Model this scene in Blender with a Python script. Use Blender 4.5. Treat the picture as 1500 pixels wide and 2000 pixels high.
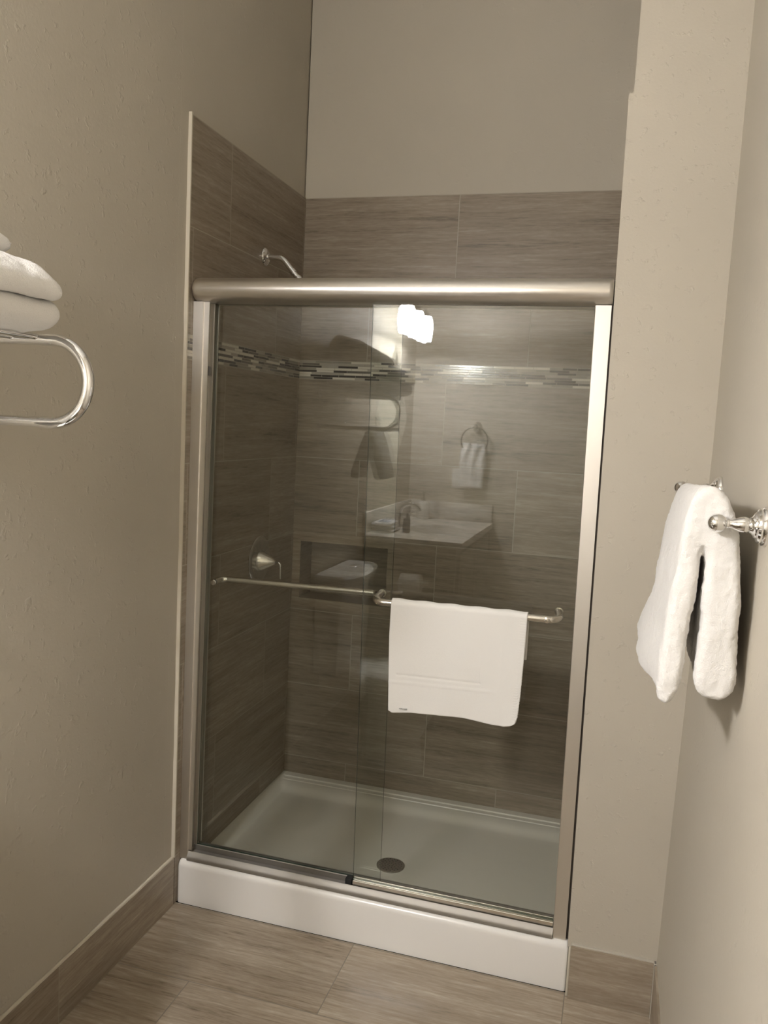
import bpy, bmesh, math, random
from mathutils import Vector, Matrix, noise

# ------------------------------------------------------------------ scene, camera, light level
S = bpy.context.scene
COL = S.collection
for _o in list(bpy.data.objects):
    bpy.data.objects.remove(_o, do_unlink=True)
S.view_settings.view_transform = 'Standard'
S.view_settings.look = 'None'
S.view_settings.exposure = 0.0
S.view_settings.gamma = 1.0
S.view_settings.use_curve_mapping = False

LAMP_STRENGTH = 192.0
BULB_POWER = 12.0
LAMP_COLOR = (1.0, 0.975, 0.975, 1)

cam_d = bpy.data.cameras.new('camera')
cam = bpy.data.objects.new('camera', cam_d)
COL.objects.link(cam)
cam_d.sensor_fit = 'VERTICAL'
cam_d.sensor_height = 36.0
cam_d.lens = 1608.13 * 36.0 / 2000.0
cam_d.clip_start = 0.02
_r = Vector((0.9593161616, 0.2778159637, 0.0503069810))
_u = Vector((-0.0780367415, 0.0896695001, 0.9929096876))
_f = Vector((-0.2713351599, 0.9564401033, -0.1077012532))
cam.matrix_world = Matrix(((_r.x, _u.x, -_f.x, 1.236716), (_r.y, _u.y, -_f.y, -2.175237), (_r.z, _u.z, -_f.z, 1.531965), (0, 0, 0, 1)))
S.camera = cam

W = bpy.data.worlds.new('world')
S.world = W
W.use_nodes = True
W.node_tree.nodes['Background'].inputs[0].default_value = (0.0, 0.0, 0.0, 1)
W.node_tree.nodes['Background'].inputs[1].default_value = 0.0

# ------------------------------------------------------------------ room dimensions (metres)
D_BACK = 0.869      # tiled back wall of the shower
Z_TILE = 2.371      # top of the wall tile
Z_MT = 1.758        # top of the mosaic band
Z_MB = 1.688        # bottom of the mosaic band
ROW = 0.306
CEIL = 3.20
Y_REAR = -2.66

def wall_x(z):      # the right wall is slightly out of plumb
    pts = [(0, 1.429), (0.18, 1.431), (0.93, 1.443), (1.53, 1.451), (3.3, 1.453)]
    for (a, xa), (b, xb) in zip(pts, pts[1:]):
        if z <= b:
            return xa + (xb - xa) * (z - a) / (b - a)
    return 1.453

def jamb_x(z):      # right hand edge of the shower opening
    return 1.200 - 0.0065 * z

# ------------------------------------------------------------------ material helpers
def mat(name):
    m = bpy.data.materials.new(name)
    m.use_nodes = True
    nt = m.node_tree
    b = nt.nodes['Principled BSDF']
    return m, nt, b

def simple(name, col, rough=0.5, metal=0.0, spec=0.5, coat=0.0):
    m, nt, b = mat(name)
    b.inputs['Base Color'].default_value = (*col, 1)
    b.inputs['Roughness'].default_value = rough
    b.inputs['Metallic'].default_value = metal
    b.inputs['Specular IOR Level'].default_value = spec
    b.inputs['Coat Weight'].default_value = coat
    return m

def N(nt, typ, **kw):
    n = nt.nodes.new(typ)
    for k, v in kw.items():
        setattr(n, k, v)
    return n

def math_n(nt, op, a, b=None, c=None):
    n = N(nt, 'ShaderNodeMath', operation=op)
    for i, v in enumerate((a, b, c)):
        if v is None:
            continue
        if isinstance(v, (int, float)):
            n.inputs[i].default_value = v
        else:
            nt.links.new(v, n.inputs[i])
    return n.outputs[0]

def obj_xyz(nt):
    tc = N(nt, 'ShaderNodeTexCoord')
    sp = N(nt, 'ShaderNodeSeparateXYZ')
    nt.links.new(tc.outputs['Object'], sp.inputs[0])
    return tc, {'x': sp.outputs[0], 'y': sp.outputs[1], 'z': sp.outputs[2]}

def comb(nt, a, b, c):
    n = N(nt, 'ShaderNodeCombineXYZ')
    for i, v in enumerate((a, b, c)):
        if isinstance(v, (int, float)):
            n.inputs[i].default_value = v
        else:
            nt.links.new(v, n.inputs[i])
    return n.outputs[0]

def ramp(nt, fac, stops):
    n = N(nt, 'ShaderNodeValToRGB')
    e = n.color_ramp.elements
    e[0].position, e[0].color = stops[0][0], (*stops[0][1], 1)
    e[1].position, e[1].color = stops[-1][0], (*stops[-1][1], 1)
    for p, c in stops[1:-1]:
        k = e.new(p)
        k.color = (*c, 1)
    nt.links.new(fac, n.inputs[0])
    return n.outputs[0]

def noise_tex(nt, vec, scale, detail=4, rough=0.55, dist=0.0):
    n = N(nt, 'ShaderNodeTexNoise')
    n.inputs['Scale'].default_value = scale
    n.inputs['Detail'].default_value = detail
    n.inputs['Roughness'].default_value = rough
    n.inputs['Distortion'].default_value = dist
    nt.links.new(vec, n.inputs['Vector'])
    return n.outputs[0]

def bump(nt, b, h, strength, dist):
    n = N(nt, 'ShaderNodeBump')
    n.inputs['Strength'].default_value = strength
    n.inputs['Distance'].default_value = dist
    nt.links.new(h, n.inputs['Height'])
    nt.links.new(n.outputs[0], b.inputs['Normal'])

def mix_col(nt, fac, a, b_):
    n = N(nt, 'ShaderNodeMix', data_type='RGBA')
    nt.links.new(fac, n.inputs[0])
    for i, v in ((6, a), (7, b_)):
        if isinstance(v, tuple):
            n.inputs[i].default_value = (*v, 1)
        else:
            nt.links.new(v, n.inputs[i])
    return n.outputs[2]

def tile_mat(name, ua, va, u_even, u_odd, v0, L=0.61, h=ROW, grout=(0.41, 0.37, 0.30), tint=0.90, rough=0.32, g=0.0028):
    """Vein-cut stone-look porcelain tile laid in a running bond."""
    m, nt, b = mat(name)
    tc, c = obj_xyz(nt)
    u, v = c[ua], c[va]
    rowf = math_n(nt, 'DIVIDE', math_n(nt, 'SUBTRACT', v, v0), h)
    row = math_n(nt, 'FLOOR', rowf)
    fv = math_n(nt, 'SUBTRACT', rowf, row)
    par = math_n(nt, 'FLOORED_MODULO', row, 2.0)
    off = math_n(nt, 'MULTIPLY_ADD', par, u_odd - u_even, u_even)
    uf = math_n(nt, 'DIVIDE', math_n(nt, 'SUBTRACT', u, off), L)
    col = math_n(nt, 'FLOOR', uf)
    fu = math_n(nt, 'SUBTRACT', uf, col)
    du = math_n(nt, 'MULTIPLY', math_n(nt, 'MINIMUM', fu, math_n(nt, 'SUBTRACT', 1.0, fu)), L)
    dv = math_n(nt, 'MULTIPLY', math_n(nt, 'MINIMUM', fv, math_n(nt, 'SUBTRACT', 1.0, fv)), h)
    dmin = math_n(nt, 'MINIMUM', du, dv)
    gm = math_n(nt, 'LESS_THAN', dmin, g / 2)
    wn = N(nt, 'ShaderNodeTexWhiteNoise', noise_dimensions='2D')
    nt.links.new(comb(nt, col, row, 0.0), wn.inputs[0])
    rid = math_n(nt, 'MULTIPLY', wn.outputs[0], 40.0)
    v1 = comb(nt, math_n(nt, 'MULTIPLY_ADD', u, 1.4, rid), math_n(nt, 'MULTIPLY_ADD', v, 24.0, rid), rid)
    v2 = comb(nt, math_n(nt, 'MULTIPLY_ADD', u, 8.0, rid), math_n(nt, 'MULTIPLY_ADD', v, 120.0, rid), rid)
    v3 = comb(nt, math_n(nt, 'MULTIPLY_ADD', u, 30.0, rid), math_n(nt, 'MULTIPLY_ADD', v, 170.0, rid), rid)
    n1 = noise_tex(nt, v1, 1.0, 3, 0.6, 0.5)
    n2 = noise_tex(nt, v2, 1.0, 4, 0.65, 0.3)
    n3 = noise_tex(nt, v3, 1.0, 2, 0.6, 0.0)
    s = math_n(nt, 'MULTIPLY_ADD', n2, 0.40, math_n(nt, 'MULTIPLY', n1, 0.42))
    s = math_n(nt, 'MULTIPLY_ADD', n3, 0.18, s)
    s = math_n(nt, 'ADD', s, math_n(nt, 'MULTIPLY_ADD', wn.outputs[0], 0.05, -0.025))
    k = tint
    cr = ramp(nt, s, [(0.32, (0.120 * k, 0.090 * k, 0.060 * k)), (0.43, (0.245 * k, 0.198 * k, 0.145 * k)),
                      (0.52, (0.300 * k, 0.248 * k, 0.188 * k)), (0.60, (0.365 * k, 0.310 * k, 0.240 * k)),
                      (0.72, (0.520 * k, 0.455 * k, 0.365 * k))])
    nt.links.new(mix_col(nt, gm, cr, grout), b.inputs['Base Color'])
    rr = math_n(nt, 'MULTIPLY_ADD', gm, 0.5, rough)
    nt.links.new(math_n(nt, 'MULTIPLY_ADD', n2, 0.12, rr), b.inputs['Roughness'])
    hh = math_n(nt, 'SUBTRACT', math_n(nt, 'MULTIPLY', n2, 0.25), gm)
    bump(nt, b, hh, 0.35, 0.0015)
    return m

def mosaic_mat(name, ua):
    """Linear glass mosaic: eight thin rows of random length sticks."""
    m, nt, b = mat(name)
    tc, c = obj_xyz(nt)
    u, v = c[ua], c['z']
    h = (Z_MT - Z_MB) / 8.0
    rowf = math_n(nt, 'DIVIDE', math_n(nt, 'SUBTRACT', v, Z_MB), h)
    row = math_n(nt, 'FLOOR', rowf)
    fv = math_n(nt, 'SUBTRACT', rowf, row)
    w = math_n(nt, 'MULTIPLY_ADD', row, 37.31, math_n(nt, 'MULTIPLY', u, 14.5))
    vo = N(nt, 'ShaderNodeTexVoronoi', voronoi_dimensions='1D', feature='F1')
    vo.inputs['Scale'].default_value = 1.0
    nt.links.new(w, vo.inputs['W'])
    ve = N(nt, 'ShaderNodeTexVoronoi', voronoi_dimensions='1D', feature='DISTANCE_TO_EDGE')
    ve.inputs['Scale'].default_value = 1.0
    nt.links.new(w, ve.inputs['W'])
    sp = N(nt, 'ShaderNodeSeparateColor')
    nt.links.new(vo.outputs['Color'], sp.inputs[0])
    r = N(nt, 'ShaderNodeValToRGB')
    r.color_ramp.interpolation = 'CONSTANT'
    e = r.color_ramp.elements
    e[0].position, e[0].color = 0.0, (0.050, 0.043, 0.038, 1)
    e[1].position, e[1].color = 0.30, (0.13, 0.115, 0.098, 1)
    for p, cc in ((0.45, (0.27, 0.25, 0.21)), (0.62, (0.36, 0.33, 0.28)), (0.80, (0.62, 0.58, 0.50))):
        k = e.new(p)
        k.color = (*cc, 1)
    nt.links.new(sp.outputs[0], r.inputs[0])
    g1 = math_n(nt, 'LESS_THAN', math_n(nt, 'MINIMUM', fv, math_n(nt, 'SUBTRACT', 1.0, fv)), 0.085)
    g2 = math_n(nt, 'LESS_THAN', ve.outputs['Distance'], 0.012)
    gm = math_n(nt, 'MAXIMUM', g1, g2)
    nt.links.new(mix_col(nt, gm, r.outputs[0], (0.33, 0.30, 0.25)), b.inputs['Base Color'])
    nt.links.new(math_n(nt, 'MULTIPLY_ADD', gm, 0.55, 0.12), b.inputs['Roughness'])
    bump(nt, b, math_n(nt, 'SUBTRACT', 1.0, gm), 0.4, 0.001)
    return m

def paint_mat(name, col, tex=1.0):
    """Eggshell wall paint over an orange-peel texture with a few stray drips."""
    m, nt, b = mat(name)
    tc, c = obj_xyz(nt)
    vec = tc.outputs['Object']
    a = noise_tex(nt, vec, 150.0, 2, 0.5)
    k = noise_tex(nt, vec, 42.0, 3, 0.55)
    k2 = N(nt, 'ShaderNodeMapRange')
    k2.inputs[1].default_value = 0.60
    k2.inputs[2].default_value = 0.74
    nt.links.new(k, k2.inputs[0])
    hgt = math_n(nt, 'MULTIPLY_ADD', k2.outputs[0], 1.1, math_n(nt, 'MULTIPLY', a, 0.35))
    big = noise_tex(nt, vec, 2.2, 2, 0.5)
    cr = ramp(nt, big, [(0.3, tuple(x * 0.97 for x in col)), (0.7, tuple(min(1, x * 1.03) for x in col))])
    nt.links.new(cr, b.inputs['Base Color'])
    b.inputs['Roughness'].default_value = 0.55
    b.inputs['Specular IOR Level'].default_value = 0.35
    bump(nt, b, hgt, 0.42 * tex, 0.0024)
    return m

def terry_mat(name, col=(0.78, 0.765, 0.74), scale=420.0, strength=0.55, dist=0.003):
    m, nt, b = mat(name)
    tc, c = obj_xyz(nt)
    vec = tc.outputs['Object']
    a = noise_tex(nt, vec, scale, 3, 0.7)
    k = noise_tex(nt, vec, 90.0, 3, 0.6)
    hgt = math_n(nt, 'MULTIPLY_ADD', k, 0.6, a)
    b.inputs['Base Color'].default_value = (*col, 1)
    b.inputs['Roughness'].default_value = 0.95
    b.inputs['Specular IOR Level'].default_value = 0.1
    b.inputs['Sheen Weight'].default_value = 0.25
    bump(nt, b, hgt, strength, dist)
    return m

def brushed(name, col, rough, axis='x', aniso=0.0):
    m, nt, b = mat(name)
    tc, c = obj_xyz(nt)
    s = {'x': (3, 900, 900), 'z': (900, 900, 3)}[axis]
    v = comb(nt, math_n(nt, 'MULTIPLY', c['x'], s[0]), math_n(nt, 'MULTIPLY', c['y'], s[1]), math_n(nt, 'MULTIPLY', c['z'], s[2]))
    n = noise_tex(nt, v, 1.0, 3, 0.6)
    b.inputs['Base Color'].default_value = (*col, 1)
    b.inputs['Metallic'].default_value = 1.0
    nt.links.new(math_n(nt, 'MULTIPLY_ADD', n, 0.10, rough - 0.05), b.inputs['Roughness'])
    bump(nt, b, n, 0.04, 0.0004)
    return m

def glass_mat(name, tint, haze=0.0):
    """Clear sheet glass: Fresnel mirror reflection over straight-through transmission."""
    m = bpy.data.materials.new(name)
    m.use_nodes = True
    nt = m.node_tree
    nt.nodes.clear()
    out = N(nt, 'ShaderNodeOutputMaterial')
    tr = N(nt, 'ShaderNodeBsdfTransparent')
    tr.inputs[0].default_value = (*tint, 1)
    gl = N(nt, 'ShaderNodeBsdfGlossy')
    gl.inputs['Roughness'].default_value = 0.0
    gl.inputs[0].default_value = (1, 1, 1, 1)
    geo = N(nt, 'ShaderNodeNewGeometry')
    ior = math_n(nt, 'MULTIPLY_ADD', geo.outputs['Backfacing'], 1 / 1.52 - 1.52, 1.52)
    fr = N(nt, 'ShaderNodeFresnel')
    nt.links.new(ior, fr.inputs[0])
    mx = N(nt, 'ShaderNodeMixShader')
    nt.links.new(fr.outputs[0], mx.inputs[0])
    nt.links.new(tr.outputs[0], mx.inputs[1])
    nt.links.new(gl.outputs[0], mx.inputs[2])
    nt.links.new(mx.outputs[0], out.inputs[0])
    return m

# ------------------------------------------------------------------ mesh helpers
def ob(name, bm, mats, parent=None, smooth=True, ang=35.0, sub=0):
    bmesh.ops.recalc_face_normals(bm, faces=bm.faces)
    me = bpy.data.meshes.new(name)
    bm.to_mesh(me)
    bm.free()
    if not isinstance(mats, (list, tuple)):
        mats = [mats]
    for mm in mats:
        me.materials.append(mm)
    if smooth:
        me.polygons.foreach_set('use_smooth', [True] * len(me.polygons))
        me.set_sharp_from_angle(angle=math.radians(ang))
    o = bpy.data.objects.new(name, me)
    COL.objects.link(o)
    if parent is not None:
        o.parent = parent
        o.matrix_parent_inverse = Matrix.Translation(-parent_world(parent))
    if sub:
        md = o.modifiers.new('subdivision', 'SUBSURF')
        md.levels = md.render_levels = sub
    return o

def parent_world(p):
    v = Vector(p.location)
    q = p.parent
    while q is not None:
        # children keep world-space vertices, so only Empties carry an offset
        v = Vector(p.location) + (parent_world(q) if p.type == 'EMPTY' else Vector((0, 0, 0)))
        break
    if p.type != 'EMPTY':
        return Vector((0, 0, 0))
    return v

def tag(o, label=None, cat=None, group=None, kind=None):
    if label: o['label'] = label
    if cat: o['category'] = cat
    if group: o['group'] = group
    if kind: o['kind'] = kind
    return o

def thing(name, loc, label, cat, group=None):
    o = bpy.data.objects.new(name, None)
    o.empty_display_size = 0.05
    COL.objects.link(o)
    o.location = loc
    return tag(o, label, cat, group)

def struct(o, label=None):
    return tag(o, label, None, None, 'structure')

def box(bm, x0, x1, y0, y1, z0, z1, bev=0.0, seg=2, mi=0):
    vs = [bm.verts.new((x, y, z)) for z in (z0, z1) for y in (y0, y1) for x in (x0, x1)]
    fs = [bm.faces.new([vs[i] for i in f]) for f in ((0, 2, 3, 1), (4, 5, 7, 6), (0, 1, 5, 4), (2, 6, 7, 3), (0, 4, 6, 2), (1, 3, 7, 5))]
    for f in fs:
        f.material_index = mi
    if bev > 0:
        es = list({e for f in fs for e in f.edges})
        bmesh.ops.bevel(bm, geom=es, offset=bev, segments=seg, profile=0.5, affect='EDGES')
    return vs

def hexa(bm, bot, top, z0, z1, mi=0):
    """Prism between a bottom outline and a top outline (lists of xy)."""
    a = [bm.verts.new((x, y, z0)) for x, y in bot]
    b = [bm.verts.new((x, y, z1)) for x, y in top]
    n = len(a)
    fs = [bm.faces.new(a[::-1]), bm.faces.new(b)]
    for i in range(n):
        fs.append(bm.faces.new((a[i], a[(i + 1) % n], b[(i + 1) % n], b[i])))
    for f in fs:
        f.material_index = mi
    return fs

def quad(bm, pts, mi=0):
    f = bm.faces.new([bm.verts.new(p) for p in pts])
    f.material_index = mi
    return f

def lathe(bm, prof, origin, axis, seg=32, sx=1.0, sy=1.0):
    """prof: list of (radius, distance along axis)."""
    ax = Vector(axis).normalized()
    t = Vector((0, 0, 1)) if abs(ax.z) < 0.9 else Vector((1, 0, 0))
    a = ax.cross(t).normalized()
    b = ax.cross(a)
    O = Vector(origin)
    rings = []
    for r, d in prof:
        if r < 1e-6:
            rings.append([bm.verts.new(O + ax * d)])
        else:
            rings.append([bm.verts.new(O + ax * d + a * (r * sx * math.cos(2 * math.pi * i / seg)) + b * (r * sy * math.sin(2 * math.pi * i / seg))) for i in range(seg)])
    for p, q in zip(rings, rings[1:]):
        for i in range(seg):
            j = (i + 1) % seg
            if len(p) == 1 and len(q) == 1:
                continue
            if len(p) == 1:
                bm.faces.new((p[0], q[j], q[i]))
            elif len(q) == 1:
                bm.faces.new((p[i], p[j], q[0]))
            else:
                bm.faces.new((p[i], p[j], q[j], q[i]))
    for rg in (rings[0], rings[-1]):
        if len(rg) > 1:
            try:
                bm.faces.new(rg)
            except ValueError:
                pass

def fillet(pts, rad, n=8):
    """Round the inner corners of a polyline."""
    P = [Vector(p) for p in pts]
    out = [P[0]]
    for i in range(1, len(P) - 1):
        a, b, c = P[i - 1], P[i], P[i + 1]
        d1, d2 = (a - b).normalized(), (c - b).normalized()
        ang = d1.angle(d2)
        if ang > math.pi - 0.02:
            out.append(b)
            continue
        r = rad[i - 1] if isinstance(rad, (list, tuple)) else rad
        t = min(r / math.tan(ang / 2), (a - b).length * 0.98, (c - b).length * 0.98)
        r = t * math.tan(ang / 2)
        cen = b + (d1 + d2).normalized() * (r / math.sin(ang / 2))
        s, e = b + d1 * t - cen, b + d2 * t - cen
        for k in range(n + 1):
            w = k / n
            v = s.lerp(e, w)
            tot = s.angle(e)
            if tot > 1e-4:
                v = s * (math.sin((1 - w) * tot) / math.sin(tot)) + e * (math.sin(w * tot) / math.sin(tot))
            out.append(cen + v)
    out.append(P[-1])
    return out

def tube(bm, pts, r, seg=16, cap=True, mi=0):
    P = [Vector(p) for p in pts]
    n = len(P)
    R = r if isinstance(r, (list, tuple)) else [r] * n
    T = []
    for i in range(n):
        a, b = P[max(0, i - 1)], P[min(n - 1, i + 1)]
        T.append((b - a).normalized())
    up = Vector((0, 0, 1)) if abs(T[0].z) < 0.9 else Vector((1, 0, 0))
    nx = T[0].cross(up).normalized()
    rings = []
    for i in range(n):
        if i:
            q = T[i - 1].rotation_difference(T[i])
            nx = q @ nx
        nx = (nx - T[i] * nx.dot(T[i])).normalized()
        ny = T[i].cross(nx)
        rings.append([bm.verts.new(P[i] + nx * (R[i] * math.cos(2 * math.pi * k / seg)) + ny * (R[i] * math.sin(2 * math.pi * k / seg))) for k in range(seg)])
    for p, q in zip(rings, rings[1:]):
        for k in range(seg):
            j = (k + 1) % seg
            f = bm.faces.new((p[k], p[j], q[j], q[k]))
            f.material_index = mi
    if cap:
        for rg in (rings[0][::-1], rings[-1]):
            f = bm.faces.new(rg)
            f.material_index = mi

def sphere(bm, c, r, su=20, sv=12, scale=(1, 1, 1)):
    prof = [(r * math.sin(math.pi * i / sv), -r * math.cos(math.pi * i / sv)) for i in range(sv + 1)]
    prof[0] = (0, -r)
    prof[-1] = (0, r)
    n0 = len(bm.verts)
    lathe(bm, prof, c, (0, 0, 1), su)
    bm.verts.ensure_lookup_table()
    if scale != (1, 1, 1):
        for v in bm.verts[n0:]:
            for k in range(3):
                v.co[k] = c[k] + (v.co[k] - c[k]) * scale[k]

def spline_closed(pts, n):
    """Closed Catmull-Rom through pts resampled to n points."""
    m = len(pts)
    out = []
    for i in range(n):
        t = i / n * m
        k = int(t)
        f = t - k
        p0, p1, p2, p3 = (Vector((*pts[(k + j - 1) % m], 0)) for j in range(4))
        v = 0.5 * ((2 * p1) + (-p0 + p2) * f + (2 * p0 - 5 * p1 + 4 * p2 - p3) * f * f + (-p0 + 3 * p1 - 3 * p2 + p3) * f ** 3)
        out.append((v.x, v.y))
    return out

def loft_xz(bm, sections, n=72):
    """sections: list of (y, closed outline of (x,z)). Caps are closed with a fan."""
    rings = []
    for y, pl in sections:
        rings.append([bm.verts.new((x, y, z)) for x, z in spline_closed(pl, n)])
    for p, q in zip(rings, rings[1:]):
        for k in range(n):
            j = (k + 1) % n
            bm.faces.new((p[k], p[j], q[j], q[k]))
    caps = [bm.faces.new(rings[0][::-1]), bm.faces.new(rings[-1])]
    bmesh.ops.triangulate(bm, faces=caps, ngon_method='EAR_CLIP')

def lerp_poly(a, b, t):
    return [(p[0] + (q[0] - p[0]) * t, p[1] + (q[1] - p[1]) * t) for p, q in zip(a, b)]

def inset_poly(pl, s):
    """Pull an outline inward along its local normals (rounds the ends of cloth)."""
    m = len(pl)
    area = sum(pl[i][0] * pl[(i + 1) % m][1] - pl[(i + 1) % m][0] * pl[i][1] for i in range(m))
    sg = 1 if area > 0 else -1
    out = []
    for i in range(m):
        a, b = pl[i - 1], pl[(i + 1) % m]
        tx, tz = b[0] - a[0], b[1] - a[1]
        L = math.hypot(tx, tz) or 1
        out.append((pl[i][0] - sg * tz / L * s, pl[i][1] + sg * tx / L * s))
    return out

_cl = bpy.data.textures.new('terry pile', 'CLOUDS')
_cl.noise_scale = 0.0075
_cl.noise_depth = 2
_cl2 = bpy.data.textures.new('cloth lumps', 'CLOUDS')
_cl2.noise_scale = 0.045
_cl2.noise_depth = 1
def pile(o, voxel, amp, lump):
    r = o.modifiers.new('remesh', 'REMESH')
    r.mode = 'VOXEL'
    r.voxel_size = voxel
    r.use_smooth_shade = True
    k = o.modifiers.new('smooth', 'SMOOTH')
    k.factor = 0.5
    k.iterations = 4
    for tx, st in ((_cl2, lump), (_cl, amp)):
        d = o.modifiers.new('displace', 'DISPLACE')
        d.texture = tx
        d.strength = st
        d.mid_level = 0.5
        d.texture_coords = 'LOCAL'
    return o

def wobble(bm, amp, freq, seed=0.0):
    bm.normal_update()
    for v in bm.verts:
        k = noise.noise(Vector((v.co.x * freq + seed, v.co.y * freq, v.co.z * freq)))
        v.co += v.normal * (k * amp)

def fuzz(bm, amp, seed=1):
    rnd = random.Random(seed)
    bm.normal_update()
    for v in bm.verts:
        v.co += v.normal * (rnd.uniform(-amp, amp))

# ------------------------------------------------------------------ materials
PAINT = (0.50, 0.46, 0.385)
M_wall = paint_mat('greige wall paint', PAINT)
M_wall_s = paint_mat('greige wall paint smooth', PAINT, 0.5)
M_ceil = simple('white ceiling paint', (0.80, 0.79, 0.75), 0.8)
M_floor = tile_mat('floor tile', 'x', 'y', 0.592, 0.222, -0.299, tint=1.18, grout=(0.20, 0.17, 0.13), rough=0.17)
M_tb_up = tile_mat('shower back wall tile upper', 'x', 'z', 0.885, 0.600, Z_MT)
M_tb_lo = tile_mat('shower back wall tile lower', 'x', 'z', 0.875, 0.588, Z_MB - 6 * ROW)
M_tl_up = tile_mat('shower side wall tile upper', 'y', 'z', 0.630, 0.250, Z_MT)
M_tl_lo = tile_mat('shower side wall tile lower', 'y', 'z', 0.630, 0.247, Z_MB - 6 * ROW)
M_bb_x = tile_mat('baseboard tile along the front', 'x', 'z', 0.60, 0.60, -0.02, h=0.30, tint=1.05, g=0.0)
M_bb_y = tile_mat('baseboard tile along the side', 'y', 'z', -0.55, -0.55, -0.02, h=0.30, tint=1.05)
M_mos_b = mosaic_mat('glass mosaic back', 'x')
M_mos_l = mosaic_mat('glass mosaic side', 'y')
M_caulk = simple('cream caulk', (0.60, 0.55, 0.45), 0.6)
M_caulk_g = simple('painted caulk', (0.50, 0.47, 0.40), 0.6)
M_gap = simple('near black', (0.045, 0.035, 0.028), 0.7)
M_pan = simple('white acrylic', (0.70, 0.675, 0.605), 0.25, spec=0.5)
M_pan_lit = simple('white acrylic brightened', (0.92, 0.905, 0.87), 0.22, spec=0.5)  # same acrylic as the pan, colour lightened to make the curb look better lit
M_nickel = brushed('brushed nickel', (0.84, 0.81, 0.77), 0.30, 'x')
M_nickel_v = brushed('brushed nickel upright', (0.80, 0.77, 0.72), 0.42, 'z')
M_satin = simple('satin nickel', (0.72, 0.69, 0.63), 0.22, 1.0)
M_chrome = simple('polished chrome', (0.83, 0.83, 0.83), 0.05, 1.0)
M_chrome_d = simple('dull chrome', (0.50, 0.49, 0.47), 0.12, 1.0)
M_alu = simple('satin aluminium', (0.40, 0.38, 0.345), 0.58, 1.0)
M_black = simple('black rubber', (0.012, 0.012, 0.012), 0.6)
M_gray_p = simple('gray plastic', (0.16, 0.15, 0.14), 0.5)
M_glass = glass_mat('clear glass', (0.955, 0.968, 0.955))
M_edge = simple('green glass edge', (0.055, 0.085, 0.065), 0.15)
M_terry = terry_mat('white terry cloth')
M_mat = terry_mat('white woven cotton', (0.78, 0.765, 0.73), 700.0, 0.35, 0.0012)
M_thread = simple('gray thread', (0.38, 0.39, 0.38), 0.8)
M_ceramic = simple('white glazed china', (0.82, 0.81, 0.78), 0.12, spec=0.6)
M_marble, _nt, _b = mat('pale cultured marble')
_tc, _c = obj_xyz(_nt)
_nn = noise_tex(_nt, _tc.outputs['Object'], 7.0, 5, 0.6, 1.5)
_nt.links.new(ramp(_nt, _nn, [(0.35, (0.52, 0.48, 0.43)), (0.5, (0.70, 0.67, 0.61)), (0.65, (0.78, 0.75, 0.69))]), _b.inputs['Base Color'])
_b.inputs['Roughness'].default_value = 0.22
M_cab = simple('taupe painted cabinet', (0.30, 0.27, 0.22), 0.45)
M_mirror = simple('silvered mirror', (0.92, 0.94, 0.92), 0.0, 1.0)
M_white_p = simple('white plastic', (0.80, 0.79, 0.75), 0.35)
M_blue = simple('blue print', (0.10, 0.16, 0.36), 0.7)
M_bottle = simple('slate bottle plastic', (0.14, 0.16, 0.19), 0.3)
M_soap = simple('milky bottle plastic', (0.78, 0.77, 0.72), 0.25)
M_paper = simple('white tissue paper', (0.86, 0.85, 0.82), 0.9)
M_slot = simple('dark slot', (0.03, 0.03, 0.03), 0.6)
M_drain = simple('dull steel', (0.36, 0.34, 0.30), 0.38, 1.0)
M_lamp = bpy.data.materials.new('glowing opal glass')
M_lamp.use_nodes = True
_nt = M_lamp.node_tree
_nt.nodes.clear()
_o = N(_nt, 'ShaderNodeOutputMaterial')
_e = N(_nt, 'ShaderNodeEmission')
_e.inputs[0].default_value = LAMP_COLOR
_e.inputs[1].default_value = LAMP_STRENGTH
_nt.links.new(_e.outputs[0], _o.inputs[0])

# ------------------------------------------------------------------ room shell
bm = bmesh.new()
box(bm, -0.12, 1.60, Y_REAR - 0.1, 0.012, -0.10, 0.0)
struct(ob('floor', bm, M_floor, smooth=False), 'brown vein-cut stone-look floor tile in a running bond')

bm = bmesh.new()
box(bm, -0.12, 1.60, Y_REAR - 0.1, 1.0, CEIL, CEIL + 0.1)
struct(ob('ceiling', bm, M_ceil, smooth=False))

bm = bmesh.new()
box(bm, -0.12, -0.010, Y_REAR - 0.1, -0.047, 0.0, CEIL)
struct(ob('wall_left', bm, M_wall, smooth=False), 'greige textured wall to the left carrying the towel shelf')

bm = bmesh.new()
zs = [0.0, 0.18, 0.93, 1.53, CEIL]
for a, b in zip(zs, zs[1:]):
    hexa(bm, [(wall_x(a), Y_REAR - 0.1), (1.60, Y_REAR - 0.1), (1.60, 0.14), (wall_x(a), 0.14)],
         [(wall_x(b), Y_REAR - 0.1), (1.60, Y_REAR - 0.1), (1.60, 0.14), (wall_x(b), 0.14)], a, b)
bmesh.ops.remove_doubles(bm, verts=bm.verts, dist=1e-5)
struct(ob('wall_right', bm, M_wall_s, smooth=False), 'greige wall to the right carrying the towel bar')

bm = bmesh.new()
box(bm, -0.12, 1.60, Y_REAR - 0.1, Y_REAR, 0.0, CEIL)
struct(ob('wall_rear', bm, M_wall, smooth=False))

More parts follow.
